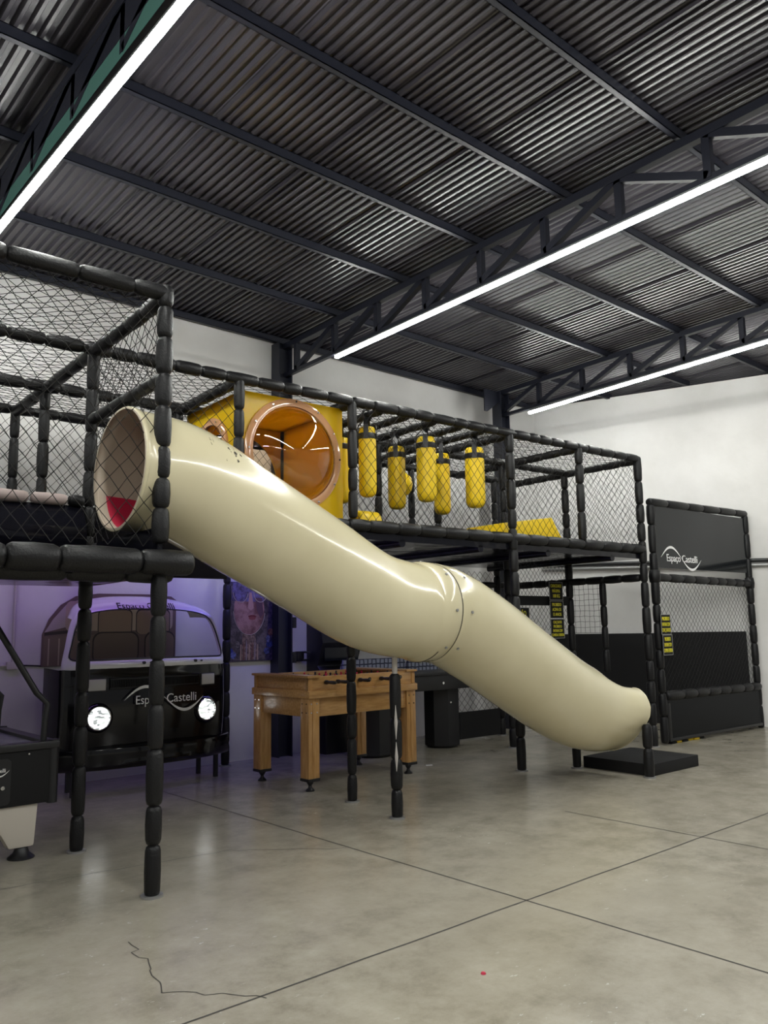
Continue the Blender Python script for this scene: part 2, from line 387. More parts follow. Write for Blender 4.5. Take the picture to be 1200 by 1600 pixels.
for X in TRUSS:
    t = bpy.data.objects.new('roof_truss', None); C.objects.link(t); t['kind'] = 'structure'; t.location = (X, 0, 0)
    off = 0.03 if X > 9 else 0.0
    Y0t, Y1t = -8.0, (WY - 0.02 if X < 9 else 7.95)
    hgt = LOW[X]
    def chord(dz, h, wd, name):
        b = MB(); vs_ = []
        for Y in (Y0t, Y1t):
            z = zc(Y) + dz + off
            vs_ += [(-wd/2, Y, z - h/2), (wd/2, Y, z - h/2), (wd/2, Y, z + h/2), (-wd/2, Y, z + h/2)]
        b.add(vs_, [(0, 1, 5, 4), (1, 2, 6, 5), (2, 3, 7, 6), (3, 0, 4, 7), (0, 3, 2, 1), (4, 5, 6, 7)])
        return b.build(name, STEEL, t, smooth=0)
    chord(0.0, 0.07, 0.07, 'top_chord'); chord(-hgt, 0.045, 0.05, 'bottom_chord')
    wy = [7.90 - 0.757*i for i in range(21)]
    for i, Y in enumerate(wy):
        zt, zb = zc(Y) + off, zc(Y) - hgt + off
        MB().box(-0.03, 0.03, Y - 0.03, Y + 0.03, zb, zt).build('web_post', STEEL, t, smooth=0)
        if i:
            Yp = wy[i - 1]
            if Y > 2.8: a, b = (0, Y, zt - 0.02), (0, Yp, zb + 0.02 - 0.018)
            else: a, b = (0, Yp, zt - 0.03), (0, Y, zb + 0.02)
            a, b = Vector(a), Vector(b); d = (b - a).normalized(); q = Vector((0, -d.z, d.y))*0.032
            m2 = MB(); vs_ = [p + q*s + Vector((e*0.03, 0, 0)) for p in (a, b) for s, e in ((-1, -1), (1, -1), (1, 1), (-1, 1))]
            m2.add(vs_, [(0, 1, 2, 3), (7, 6, 5, 4), (0, 4, 5, 1), (1, 5, 6, 2), (2, 6, 7, 3), (3, 7, 4, 0)]); m2.build('web_diagonal', STEEL, t, smooth=0)
    if X == 1.73:    # boarded web beside the first light
        b = MB(); b.add([(-0.03, Y, zc(Y) + dz) for Y in (Y0t, Y1t) for dz in (-0.24, -0.04)], [(0, 2, 3, 1)])
        b.build('web_board', STEEL, t, smooth=0)
        b = MB(); b.add([(-0.028, Y, zc(Y) + dz) for Y in (Y0t, Y1t) for dz in (-0.37, -0.24)], [(0, 2, 3, 1)])
        b.build('web_board', TEAL, t, smooth=0, label='teal lower web board')
# steel columns on the left wall, under trusses
for X, yo in ((1.73, 0), (5.60, 0), (9.42, -0.30)):
    b = MB(); xx = X - 0.04; WYc = WY + yo
    b.box(xx - 0.10, xx - 0.085, WYc - 0.17, WYc, 0, 5.0); b.box(xx + 0.085, xx + 0.10, WYc - 0.17, WYc, 0, 5.0); b.box(xx - 0.09, xx + 0.09, WYc - 0.10, WYc - 0.08, 0, 5.0)
    struct(b.build('steel_column', STEEL, smooth=0))
# knee plate at the column head by the corner
struct(MB().prism([(8.98, 5.0), (9.40, 5.0), (9.40, 4.92), (9.04, 4.66), (8.98, 4.66)], WY - 0.42, WY - 0.40, 'y').build('column_bracket', STEEL, smooth=0))

# LED strip lights under the trusses
def led(X, Ya, Yb, za, zb, label):
    t = thing('led_strip_light', label, 'light', (X, 0, 0), 0, 'LED strip lights under the trusses')
    h = MB(); d = MB()
    for mbq, x0, x1, a, b in ((h, -0.024, 0.024, 0.012, 0.030), (d, -0.020, 0.020, -0.018, 0.012)):
        vs_ = []
        for Y, z in ((Ya, za), (Yb, zb)):
            vs_ += [(x0, Y, z + a), (x1, Y, z + a), (x1, Y, z + b), (x0, Y, z + b)]
        mbq.add(vs_, [(0, 1, 5, 4), (1, 2, 6, 5), (2, 3, 7, 6), (3, 0, 4, 7), (0, 3, 2, 1), (4, 5, 6, 7)])
    h.build('housing', ALU, t, smooth=0); d.build('diffuser', LED, t, smooth=0)
led(5.60, 7.12, -6.5, 4.575, 4.575 + 0.024*13.6, 'long white LED strip under the middle truss, ending above the yellow play cube')
led(9.40, 7.34, -6.5, 4.59, 4.59 + 0.030*13.8, 'white LED strip nearest the right wall, under the farthest truss')
led(1.73, 7.7, -6.5, 4.60, 4.66, 'white LED strip at upper left beside the teal board')
led(-2.2, 7.7, -6.5, 4.58, 4.66, 'unseen white LED strip added to light the camera side of the hall')  # out-of-frame extra strip, added to brighten the near side

# ------------------------------------------------------------------ play structure (own frame: x along the front, y towards the wall)
PS = thing('play_structure', 'black padded two-level indoor play frame with netting, raised decks and tower', 'play structure', (2.22, 5.69, 0), math.radians(-2.35))
TOP, DK, TD = 3.52, 2.38, 1.90
XL = -2.6
def rail(a, b, rad=0.050, seg=0.24, name='padded_rail', m=VINYL): return padded(a, b, rad, seg).build(name, m, PS, smooth=60)
def post(x, y, z0, z1, rad=0.05, seg=0.27, name='padded_post'):
    o = padded((x, y, z0), (x, y, z1), rad, seg).build(name, VINYL, PS, smooth=60)
    if z0 == 0:
        fl = MB().cyl((x, y, 0), (x, y, 0.012), 0.062, n=18).build('floor_flange', GREYM, PS)
    return o
TY = -1.24; MY = 1.15; RY = 2.05
# standing posts
post(0, TY, 0.012 - 0.012, TD - 0.08, 0.047); post(0, TY, TD + 0.07, TOP + 0.05, 0.052, 0.2)
post(0, 0, 0, TOP, 0.047)
post(2.32, 0, 0, DK, 0.043); post(2.36, 0, DK + .06, TOP, 0.045)
post(4.47, 0, 0, TOP, 0.05); post(6.84, 0, 0, TOP + 0.03, 0.05)
post(1.2, 0, DK + .04, TOP, 0.045); post(5.66, 0, DK + .04, TOP, 0.05)
for x in (0, 1.2, 2.36, 3.58, 4.47, 5.6): post(x, MY, DK, TOP, 0.045)
post(6.84, MY, 0, TOP, 0.05)
for x in (-1.2, 0.0, 1.2, 2.36, 3.6, 4.85, 6.4): post(x, RY, DK, TOP, 0.045)
post(5.62, MY, 0, DK, 0.045); post(6.4, RY, 0, DK, 0.05)
post(-2.2, TY, 0, TOP, 0.05); post(-2.2, 0, 0, TOP, 0.05)
MB().box(-0.015, 0.015, TY, 0.0, 1.86, 2.07).build('side_skirt', GLOSS, PS, smooth=0)
post(2.43, 2.47, 0, 2.28, 0.045)
# top rails
rail((XL, TY, TOP), (0.04, TY, TOP), 0.05, 0.3)
for y, x0 in ((0, XL), (MY, XL), (RY, XL)): rail((x0, y, TOP), (6.84, y, TOP))
rail((0, TY, TOP - .02), (0, RY, TOP - .02), 0.05, 0.3)
for x in (1.2, 2.36, 4.47, 5.66, 6.84): rail((x, 0, TOP - .02), (x, RY, TOP - .02))
for x in (2.72, 3.04, 3.40, 3.76, 4.08): rail((x, 0, TOP - .03), (x, RY, TOP - .03), 0.04)
rail((0, TY, 2.985), (0, 0, 2.985), 0.042, 0.2)
# deck rails: fat rolls round the tower, slimmer ones along the long deck
rail((XL, TY - .05, TD - .035), (0.18, TY - .05, TD - .045), 0.075, 0.42)
rail((XL, TY + .05, TD - .10), (0.1, TY + .05, TD - .10), 0.062, 0.34)
rail((0.04, TY, TD - .02), (0.04, 0, TD - .02), 0.05, 0.3)
rail((2.30, 0, DK), (6.86, 0, DK), 0.058, 0.3)
rail((0.05, 0, DK), (2.3, 0, DK), 0.05, 0.3)
rail((6.84, 0, DK), (6.84, RY, DK), 0.05); rail((0, RY, DK), (6.84, RY, DK), 0.05)
for x0, x1, m in ((XL, -1.38, WORN), (-1.36, -0.86, WORN), (-0.84, -0.42, WORN), (-0.40, -0.16, WORN), (-0.15, -0.04, VINYL)):
    padded((x0, -0.02, DK), (x1, -0.02, DK), 0.042, 0.45).build('padded_rail', m, PS, smooth=60, label='worn pinkish padded rail at the deck step' if m is WORN else None)
# decks and the step riser
MB().box(XL, 6.84, 0.02, RY, 2.26, 2.35).build('deck', GLOSS, PS, smooth=0)
for i, x in enumerate((0.6, 1.78, 2.95, 4.0, 5.06, 6.24)):
    MB().cyl((x, 0.02, 2.25), (x, RY, 2.25), 0.04, n=14).build('deck_joist', GLOSS, PS)
MB().box(XL, 0.02, TY, 0.0, 1.78, 1.85).build('deck', GLOSS, PS, smooth=0)
b = MB(); K = 14
MB().box(-0.05, 1.1, -.01, .015, 1.86, 2.34).build('step_riser', GLOSS, PS, smooth=0)
pr_ = [(-0.012 - 0.12*math.sin(PI*i/K), 1.90 + 0.44*i/K) for i in range(K + 1)]
b.add([(x, y, z) for x in (XL, -0.05) for y, z in pr_], [(i, i + 1, K + 2 + i, K + 1 + i) for i in range(K)]); b.build('step_riser', GLOSS, PS)
# lower level rails, boards
rail((6.84, 0.05, 2.03), (6.84, RY, 2.03), 0.05); rail((4.9, RY, 2.03), (6.84, RY, 2.03), 0.045)
rail((3.4, RY, 2.16), (4.85, RY, 2.16), 0.04)
padded((6.84, 0.62, 0.86), (6.84, 0.62, 2.0), 0.045, 0.28).build('padded_post', VINYL, PS, smooth=60)
MB().box(5.58, 6.35, RY - .02, RY + .02, 0.02, 0.36).build('kick_board', MATTE, PS, smooth=0, bevel=0.005)
MB().box(5.62, 6.80, MY - .02, MY + .02, 1.72, 1.84).build('kick_board', MATTE, PS, smooth=0, bevel=0.005)
# nets
def net(name, *a, **k):
    o = net_mb(*a, **k).build(name, NET, PS, smooth=0); return o
def tube_mask(p): return (p.y + 0.86)**2 + (p.z - 2.44)**2 < 0.44**2
net('net_panel', (XL, TY, TD + .05), (1, 0, 0), (0, 0, 1), -XL, TOP - TD - .06, 0.105, 0.125)
net('net_panel', (0, TY, TD + .05), (0, 1, 0), (0, 0, 1), -TY, TOP - TD - .06, 0.10, 0.12, mask=tube_mask)
net('net_panel', (0, -0.02, DK), (1, 0, 0), (0, 0, 1), 1.2, TOP - DK, 0.105, 0.115)
net('net_panel', (2.36, -0.02, DK), (1, 0, 0), (0, 0, 1), 4.48, TOP - DK, 0.10, 0.115)
net('net_panel', (6.84, 0, DK), (0, 1, 0), (0, 0, 1), RY, TOP - DK, 0.10, 0.115)
net('net_panel', (XL, RY, DK), (1, 0, 0), (0, 0, 1), 6.84 - XL, TOP - DK, 0.105, 0.115)
net('net_panel', (XL, 0.0, TOP), (1, 0, 0), (0, 1, 0), 6.84 - XL, RY, 0.17, 0.085, sag=-0.05)
net('net_panel', (XL, TY, TOP - .01), (1, 0, 0), (0, 1, 0), -XL, -TY, 0.13, 0.10, sag=-0.06)
net('net_panel', (5.56, RY + .02, 0.36), (1, 0, 0), (0, 0, 1), 0.84, 1.85, 0.10, 0.11)
net('net_panel', (5.62, MY, 1.40), (1, 0, 0), (0, 0, 1), 1.2, 0.95, 0.075, 0.085)
net('net_panel', (6.84, 0.62, 1.36), (0, 1, 0), (0, 0, 1), 0.53, 0.64, 0.075, 0.075, square=True, jit=0.08)

# ------------------------------------------------------------------ enclosure by the right wall, with the logo panel
EN = thing('net_enclosure', 'black padded enclosure frame with logo panel, net and vinyl base by the right wall', 'play enclosure', (2.22, 5.69, 0), math.radians(-2.35))
EX0, EX1 = 7.07, 9.46
BASEV = mat('black_base_vinyl', (0.004, 0.005, 0.007), 0.3, spec=0.12)
def erail(a, b, rad=0.05, seg=0.27, name='padded_rail'): return padded(a, b, rad, seg).build(name, VINYL, EN, smooth=60)
erail((EX0, 0, 0.02), (EX0, 0, 2.96), 0.052, 0.3, 'padded_post'); erail((EX1, 0, 0.0), (EX1, 0, 3.0), 0.05, 0.3, 'padded_post')
erail((EX0 - .04, 0, 2.99), (EX1 + .03, 0, 3.02), 0.052, 0.4); erail((EX0 + .03, 0, 2.04), (EX1, 0, 2.01), 0.055, 0.26)
erail((EX0 + .05, -.02, 0.58), (EX1, -.02, 0.57), 0.06, 0.3)
MB().path([(EX0, 0, 2.05 + .1*math.cos(t)) for t in (PI, 2.4, 1.6, .8, 0)], [0.02, 0.065, 0.075, 0.065, 0.02], 14).build('padded_joint', VINYL, EN, smooth=60)
MB().path([(EX1, 0, 2.02 + .1*math.cos(t)) for t in (PI, 2.4, 1.6, .8, 0)], [0.02, 0.06, 0.07, 0.06, 0.02], 14).build('padded_joint', VINYL, EN, smooth=60)
lp = MB().box(EX0 + .05, EX1 - .04, -.012, .012, 2.16, 2.95).build('logo_panel', PANEL, EN, smooth=0)
logo(lp, facing((EX0 + 0.62, -0.016, 2.295), (0, -1, 0)), 0.92)
MB().box(EX0 + .05, EX1 - .04, -.03, .01, 0.07, 0.54).build('base_panel', BASEV, EN, smooth=0)
MB().box(EX0 + .02, EX0 + .10, -.05, .02, 0.06, 0.50).build('base_bolster', VINYL, EN, bevel=0.02)
MB().box(EX0 + .05, EX1 - .02, -.045, .03, 0.035, 0.075).build('base_bar', BLACKM, EN, bevel=0.01)
net_mb((EX0 + .04, 0, 0.62), (1, 0, 0), (0, 0, 1), EX1 - EX0 - .08, 1.36, 0.085, 0.095, jit=0.03).build('net_panel', NET, EN, smooth=0)
# yellow and black foam edging on the floor under the enclosure
fm = thing('foam_edging', 'low yellow and black foam strip on floor under the enclosure base', 'foam mat', (2.22, 5.69, 0), math.radians(-2.35))
for i in range(6):
    MB().box(EX0 + .12 + i*.13, EX0 + .24 + i*.13, -.015 + .012*(i % 2), .06, 0, .024).build('foam_block', YELLOW if i in (1, 3, 4) else MATTE, fm, bevel=0.006)
# black mat padding against the foot of the right wall
def wall_pad(s0, s1, z1, label, notch=False):
    a = A + dw*s0 - nw*0.015; b_ = A + dw*s1 - nw*0.015
    poly = [tuple(a), tuple(b_), tuple(b_ - nw*0.04), tuple(a - nw*0.04)]
    tag(MB().prism(poly, 0.0, z1, 'z').build('wall_pad', MATTE, smooth=0, bevel=0.006), label, 'wall pad', 'black pads along the right wall')
wall_pad(0.24, 1.45, 1.335, 'black wall pad on right wall behind the enclosure net')
wall_pad(1.46, 3.35, 1.325, 'black wall pad on right wall behind the play frame end')
# conduit pair along the right wall
for dz, m, lab in ((0.035, BLACKM, 'upper black cable pipe running along the right wall'), (-0.035, GREYM, 'lower grey cable pipe running along the right wall')):
    a = A - dw*1.5 - nw*0.035; b_ = A + dw*3.2 - nw*0.035
    tag(MB().cyl((a.x, a.y, 2.27 + dz), (b_.x, b_.y, 2.40 + dz), 0.026, n=12).build('wall_conduit', m), lab, 'pipe')

# ------------------------------------------------------------------ signs
def sign(name, label, lines, mtx, wd, ht, tw):
    t = thing(name, label, 'sign', group='yellow lettered rule signs')
    bd = MB().box(-wd/2, wd/2, -ht/2, ht/2, -0.006, 0.0, mtx).build('board', MATTE, t, smooth=0)
    fr_ = MB()
    e = 0.006
    for x0, x1, y0, y1 in ((-wd/2, wd/2, ht/2 - e, ht/2), (-wd/2, wd/2, -ht/2, -ht/2 + e), (-wd/2, -wd/2 + e, -ht/2, ht/2), (wd/2 - e, wd/2, -ht/2, ht/2)):
        fr_.box(x0, x1, y0, y1, -0.004, 0.003, mtx)
    fr_.build('border', GREYM, t, smooth=0)
    k = len(lines); h = ht/(k + 0.6)
    for i, s in enumerate(lines):
        text('lettering', s, h*0.95, YTEXT, t, mtx @ Matrix.Translation((0, ht/2 - h*(i + 0.8), 0.002)), width=wd*tw[i])
    return t
aS = math.radians(-2.35)
def PSw(x, y, z): return Vector((2.22 + x*math.cos(aS) - y*math.sin(aS), 5.69 + x*math.sin(aS) + y*math.cos(aS), z))
nf = (math.sin(aS), -math.cos(aS), 0)
x6 = 6.47
for z, h, ln, tw, lab in ((1.905, 0.235, ('CAPACIDADE', 'MÁXIMA', '100 KG'), (.80, .58, .50), 'rule sign reading CAPACIDADE MÁXIMA, topmost of the three on the frame'),
                     (1.665, 0.225, ('PROIBIDO', 'ACIMA DE', '13 ANOS'), (.66, .66, .60), 'rule sign reading PROIBIDO ACIMA DE 13 ANOS, middle of three'),
                     (1.42, 0.25, ('CALÇADOS', 'PROIBIDO', 'ENTRAR COM', 'COMIDA E BEBIDA'), (.62, .60, .68, .92), 'rule sign about food and drink, lowest of the three on the frame')):
    sign('rule_sign', lab, ln, facing(PSw(x6, MY - 0.07, z), nf), 0.27, h, tw)
sign('rule_sign', 'rule sign half hidden behind the cream slide, beside a padded post', ('NÃO', 'PULE'), facing(PSw(5.80, MY - 0.07, 1.56), nf), 0.26, 0.26, (.5, .5))
sign('rule_sign', 'upper rule sign on the left post of the enclosure', ('PROIBIDO', 'ENTRAR COM', 'CALÇADOS'), facing(PSw(EX0 + .07, -0.07, 1.45), nf), 0.21, 0.25, (.76, .80, .88))
sign('rule_sign', 'lower rule sign on the left post of the enclosure', ('PROIBIDO', 'ENTRAR COM', 'COMIDA E BEBIDA'), facing(PSw(EX0 + .085, -0.07, 1.20), nf), 0.21, 0.25, (.60, .74, .90))

# ------------------------------------------------------------------ yellow cube with bubble window
YB = thing('play_cube', 'yellow plastic crawl cube with amber bubble window on the upper deck', 'play cube', PSw(1.30, 0.14, 2.36), aS)
Sx, Sy, Sz = 1.05, 1.04, 1.115
def holed_plate(wx, wz, cx, cz, rh, th, m):   # plate in x-z with a round hole, thickness along +y
    K = 64; out, inn = [], []
    for i in range(K):
        a = 2*PI*(i + .5)/K; c, s = math.cos(a), math.sin(a)
        inn.append((cx + rh*c, cz + rh*s))
        ts = []
        if abs(c) > 1e-6: ts.append(((wx if c > 0 else 0) - cx)/c)
        if abs(s) > 1e-6: ts.append(((wz if s > 0 else 0) - cz)/s)
        t = min(q for q in ts if q > 0); out.append((cx + t*c, cz + t*s))
    for (sx, sz) in ((0, 0), (wx, 0), (wx, wz), (0, wz)):   # snap nearest outer vertex onto each corner
        j = min(range(K), key=lambda i: (out[i][0] - sx)**2 + (out[i][1] - sz)**2); out[j] = (sx, sz)
    b = MB()
    R = []
    for pts, y in ((out, 0), (inn, 0), (inn, th), (out, th)): R.append([m @ Vector((x, y, z)) for x, z in pts])
    return b.rings(R, cap=False, closed=True)
b = holed_plate(Sx, Sz, 0.52, 0.62, 0.45, 0.02, Matrix.Identity(4)); b.build('front_wall', YPLASTIC, YB)
ml = Matrix.Rotation(-PI/2, 4, 'Z') @ Matrix.Identity(4)
b = holed_plate(Sy, Sz, 0.52, 0.67, 0.26, 0.02, Matrix(((0, 1, 0, 0), (-1, 0, 0, Sy), (0, 0, 1, 0), (0, 0, 0, 1)))); b.build('side_wall', YPLASTIC, YB)
MB().box(Sx - .02, Sx, 0, Sy, 0, Sz).build('side_wall', YPLASTIC, YB, bevel=0.006)
MB().box(0, Sx, 0, Sy, Sz - .02, Sz).build('roof_panel', YPLASTIC, YB, bevel=0.006)
MB().box(0, Sx, 0, Sy, 0, .02).build('floor_panel', YPLASTIC, YB)
b = holed_plate(Sx, Sz, 0.52, 0.56, 0.46, 0.02, Matrix.Translation((0, Sy - .02, 0))); b.build('back_wall', YPLASTIC, YB)
def bubble(cx, cz, R_, depth, m, ring):
    prof = []
    rho = (R_*R_ + depth*depth)/(2*depth); amax = math.asin(min(1, R_/rho))
    for i in range(13): a = amax*(1 - i/12*0.985); prof.append((rho*math.sin(a), rho*math.cos(a) - (rho - depth)))
    q = m @ Matrix.Translation((cx, 0, cz)) @ Matrix.Rotation(PI/2, 4, 'X')
    d = MB().lathe(prof, 48, q, cap=False)
    n = len(d.v); d.f.append(tuple(range(n - 48, n)))
    o = d.build('bubble_window', AMBER, YB, smooth=80)
    q2 = MB().lathe([(R_ - .01, 0.0), (R_ - .01, 0.03), (R_ + ring*.5, 0.035), (R_ + ring, 0.02), (R_ + ring, 0.0)], 48, q, cap=False)
    fl = q2.build('window_flange', AMBERRING, YB, smooth=50)
    for i in range(12):
        a = 2*PI*i/12; c = q @ Vector(((R_ + ring*.55)*math.cos(a), (R_ + ring*.55)*math.sin(a), 0.034)); e = q @ Vector(((R_ + ring*.55)*math.cos(a), (R_ + ring*.55)*math.sin(a), 0.046))
        MB().cyl(c, e, 0.009, n=8).build('bolt', CHROME, fl)
    return o
bubble(0.52, 0.62, 0.435, 0.28, Matrix.Identity(4), 0.06)
bubble(Sy - 0.52, 0.67, 0.25, 0.10, Matrix(((0, 1, 0, 0), (-1, 0, 0, Sy), (0, 0, 1, 0), (0, 0, 0, 1))), 0.05)

# ------------------------------------------------------------------ yellow punch bags hanging from the roof beams
def bag(x, y, ztop, h, rad, label, name='punch_bag'):
    t = thing(name, label, 'punch bag', PSw(x, y, ztop), aS, 'yellow punch bags on the upper deck')
    prof = [(0.0, -h), (rad*.55, -h + .004), (rad*.85, -h + .022), (rad*.97, -h + .055), (rad, -h + .10), (rad*1.0, -h*.5), (rad*.985, -.12), (rad*.97, -.06), (rad*.93, -.025), (rad*.8, -.006), (rad*.5, 0), (0, 0)]
    MB().lathe(prof, 28, cap=False).build('body', YELLOW, t, smooth=70)
    MB().lathe([(rad*1.0, -.125), (rad*1.035, -.12), (rad*1.03, -.072), (rad*.99, -.068)], 28, cap=False).build('band', BLACKM, t)
    up = TOP - .03 - ztop
    for k in range(4):
        a = PI/4 + k*PI/2; s = MB(); c = Vector((math.cos(a), math.sin(a), 0)); q = Vector((-math.sin(a), math.cos(a), 0))
        pts = [(c*rad*1.05, -.13), (c*rad*1.06, -.05), (c*rad*1.0, 0.01), (c*rad*.45, up*.55), (c*0.015, up*.80), (c*0.012, up*.97)]
        vs_ = []
        for p, z in pts:
            for e, g in ((-1, 0), (1, 0), (1, 1), (-1, 1)): vs_.append(p + q*e*0.024 + c*g*.004 + Vector((0, 0, z)))
        s.rings([vs_[i*4:i*4 + 4] for i in range(6)]); s.build('strap', BLACKM, t, smooth=0)
    MB().path([(0.05*math.cos(a), 0, up + .0 + .055*math.sin(a)) for a in [2*PI*i/14 for i in range(14)]], 0.012, 8, closed=True).build('hanging_loop', BLACKM, t)
    return t
bag(2.70, 0.215, 3.37, 0.68, 0.085, 'yellow punch bag beside the padded post right of the yellow cube')
bag(3.385, 0.60, 3.34, 0.665, 0.093, 'yellow punch bag hanging lower, second from the yellow cube')
bag(3.42, 0.175, 3.365, 0.665, 0.100, 'fat yellow punch bag in the middle of the row, in front of others')
bag(4.03, 0.60, 3.345, 0.675, 0.090, 'yellow punch bag hanging lowest, partly behind the fat middle bag')
bag(4.10, 0.165, 3.34, 0.645, 0.103, 'yellow punch bag at right end of the row, nearest the yellow wedge')
bag(2.68, 0.62, 3.34, 0.66, 0.09, 'yellow punch bag mostly hidden between yellow cube and padded post')
sb = thing('punch_ball', 'small yellow punch ball hanging behind the second bag', 'punch ball', PSw(3.76, 0.95, 3.03), aS)
MB().lathe([(0, -.13), (.06, -.12), (.10, -.07), (.115, 0), (.10, .07), (.05, .12), (0, .135)], 24, cap=False).build('body', YELLOW, sb)
MB().cyl((0, 0, .13), (0, 0, TOP - .05 - 3.03), 0.012, n=8).build('strap', BLACKM, sb)
rl = thing('foam_roller', 'small yellow foam roller lying on deck below the first bag', 'foam roller', PSw(2.66, 0.20, 2.35 + .10), aS)
MB().path([(-.13, 0, 0), (-.125, 0, 0), (-.11, 0, 0), (.11, 0, 0), (.125, 0, 0), (.13, 0, 0)], [.05, .085, .10, .10, .085, .05], 24).build('body', YELLOW, rl, smooth=60)
MB().path([(-.02, 0, 0), (.02, 0, 0)], .1015, 24).build('seam_band', YELLOW, rl)
wd_ = MB().prism([(0, 0), (1.08, 0), (0.85, 0.32), (0.03, 0.20)], 0.0, 0.55, 'y').build('foam_wedge', YELLOW, bevel=0.015)
wd_.location = PSw(4.40, 0.10, 2.352); wd_.rotation_euler = (0, 0, aS)
tag(wd_, 'yellow foam ramp wedge on the upper deck, right of the punch bags', 'foam wedge')

# ------------------------------------------------------------------ tube slide
SL = thing('tube_slide', 'cream fibreglass tube slide running from the tower down to the floor mat', 'slide')
kx = [1.95, 2.10, 2.45, 2.95, 3.5, 4.05, 4.45, 4.85, 5.3, 5.9, 6.5, 6.95, 7.25]
kz = [2.465, 2.462, 2.425, 2.206, 1.945, 1.682, 1.600, 1.560, 1.375, 1.061, 0.762, 0.612, 0.572]
def herm(x, xk, yk):
    n = len(xk); i = max(0, min(n - 2, next((j for j in range(n - 1) if x <= xk[j + 1]), n - 2)))
    def md(j):
        if j == 0: return (yk[1] - yk[0])/(xk[1] - xk[0])
        if j == n - 1: return (yk[-1] - yk[-2])/(xk[-1] - xk[-2])
        return (yk[j + 1] - yk[j - 1])/(xk[j + 1] - xk[j - 1])
    h = xk[i + 1] - xk[i]; t = (x - xk[i])/h
    return (2*t**3 - 3*t*t + 1)*yk[i] + (t**3 - 2*t*t + t)*h*md(i) + (3*t*t - 2*t**3)*yk[i + 1] + (t**3 - t*t)*h*md(i + 1)
SY = 4.80
SHADED_INNER = mat('shaded_fibreglass_inside', (0.50, 0.42, 0.33), 0.4)  # cream inside browned: the shade within the tube is put into its colour
END = [(0, .30), (18, .27), (35, .285), (41, .33), (46, .382), (53, .415), (62, .44), (70, .45), (79, .456), (90, .44), (102, .40), (113, .37), (132, .35), (150, .345), (180, .357)]
def rend(a):
    d = abs((math.degrees(a) - 90 + 180) % 360 - 180)
    for (d0, r0), (d1, r1) in zip(END, END[1:]):
        if d <= d1: return r0 + (r1 - r0)*(d - d0)/(d1 - d0)
    return END[-1][1]
def sring(x, rad, n=56):
    if x > 6.6:
        q = sring0(x, 1.0, n); c = Vector((x, SY, herm(x, kx, kz))); t = min(1, (x - 6.6)/0.65); t = t*t*(3 - 2*t)
        return [c + (p - c)*(rad + (rend(2*PI*j/n) - 0.402)*(t if rend(2*PI*j/n) < 0.402 else t**2.5)) for j, p in enumerate(q)]
    return sring0(x, rad, n)
def sring0(x, rad, n=56):
    z = herm(x, kx, kz); dz = (herm(min(x + .02, 7.25), kx, kz) - herm(max(x - .02, 1.95), kx, kz))/(min(x + .02, 7.25) - max(x - .02, 1.95))
    l = math.hypot(1, dz); nx, nz = -dz/l, 1/l
    return [Vector((x + rad*math.sin(a)*nx, SY + rad*math.cos(a), z + rad*math.sin(a)*nz)) for a in [2*PI*j/n for j in range(n)]]
def section(prof, th, name):
    outer = [sring(x, q, 96) for x, q in prof]; inner = [sring(x, q - th, 96) for x, q in reversed(prof)]
    b = MB(); b.rings(outer + inner, cap=False, closed=True); o = b.build(name, CREAM, SL, smooth=50); o.data.materials.append(SHADED_INNER)
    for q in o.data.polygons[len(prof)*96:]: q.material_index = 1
    return o
def lin(a, b, n): return [a + (b - a)*i/n for i in range(n + 1)]
up = [(2.05, 0.386), (2.055, 0.392), (2.075, 0.392), (2.082, 0.384)] + [(x, 0.383) for x in lin(2.12, 4.50, 40)] + [(4.53, 0.388), (4.56, 0.402), (4.69, 0.404), (4.700, 0.398)]
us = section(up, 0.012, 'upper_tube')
lo = [(4.702, 0.392), (4.708, 0.404), (4.80, 0.406), (4.86, 0.403)] + [(x, 0.402) for x in lin(4.9, 7.24, 60)] + [(7.25, 0.402)]
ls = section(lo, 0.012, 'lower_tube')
rg = MB(); rg.path(sring(4.702, 0.3985), 0.0045, 6, closed=True); rg.build('joint_seam', CONCDARK, SL)
rg = MB(); rg.path([q for q in sring(4.585, 0.4035, 96)][62:79], 0.004, 6); rg.build('joint_seam', CONCDARK, SL)
rg = MB(); rg.path(sring(7.24, 0.396, 96), 0.010, 8, closed=True); rg.build('end_rim', CREAM, SL)
for x, ph in ((4.80, 0.0), (4.63, 0.3)):
    ra = sring(x, 0.404, 96); rb = sring(x, 0.414, 96)
    for k in range(8):
        j = int(k*12 + ph*40) % 96
        MB().cyl(ra[j], rb[j], 0.012, n=8).build('bolt', GREYM, SL)
# crimson sheet lying inside the mouth
b = MB(); K = 10; R = []; LX = lin(2.13, 2.80, 12)
for x in LX: R.append([sring0(x, 0.3685, 160)[int(122 + 30*i/K)] for i in range(K + 1)])
n = K + 1; b.add([p for q in R for p in q], [(j*n + i, j*n + i + 1, (j + 1)*n + i + 1, (j + 1)*n + i) for j in range(len(LX) - 1) for i in range(K)])
b.build('mouth_liner', RED, SL)
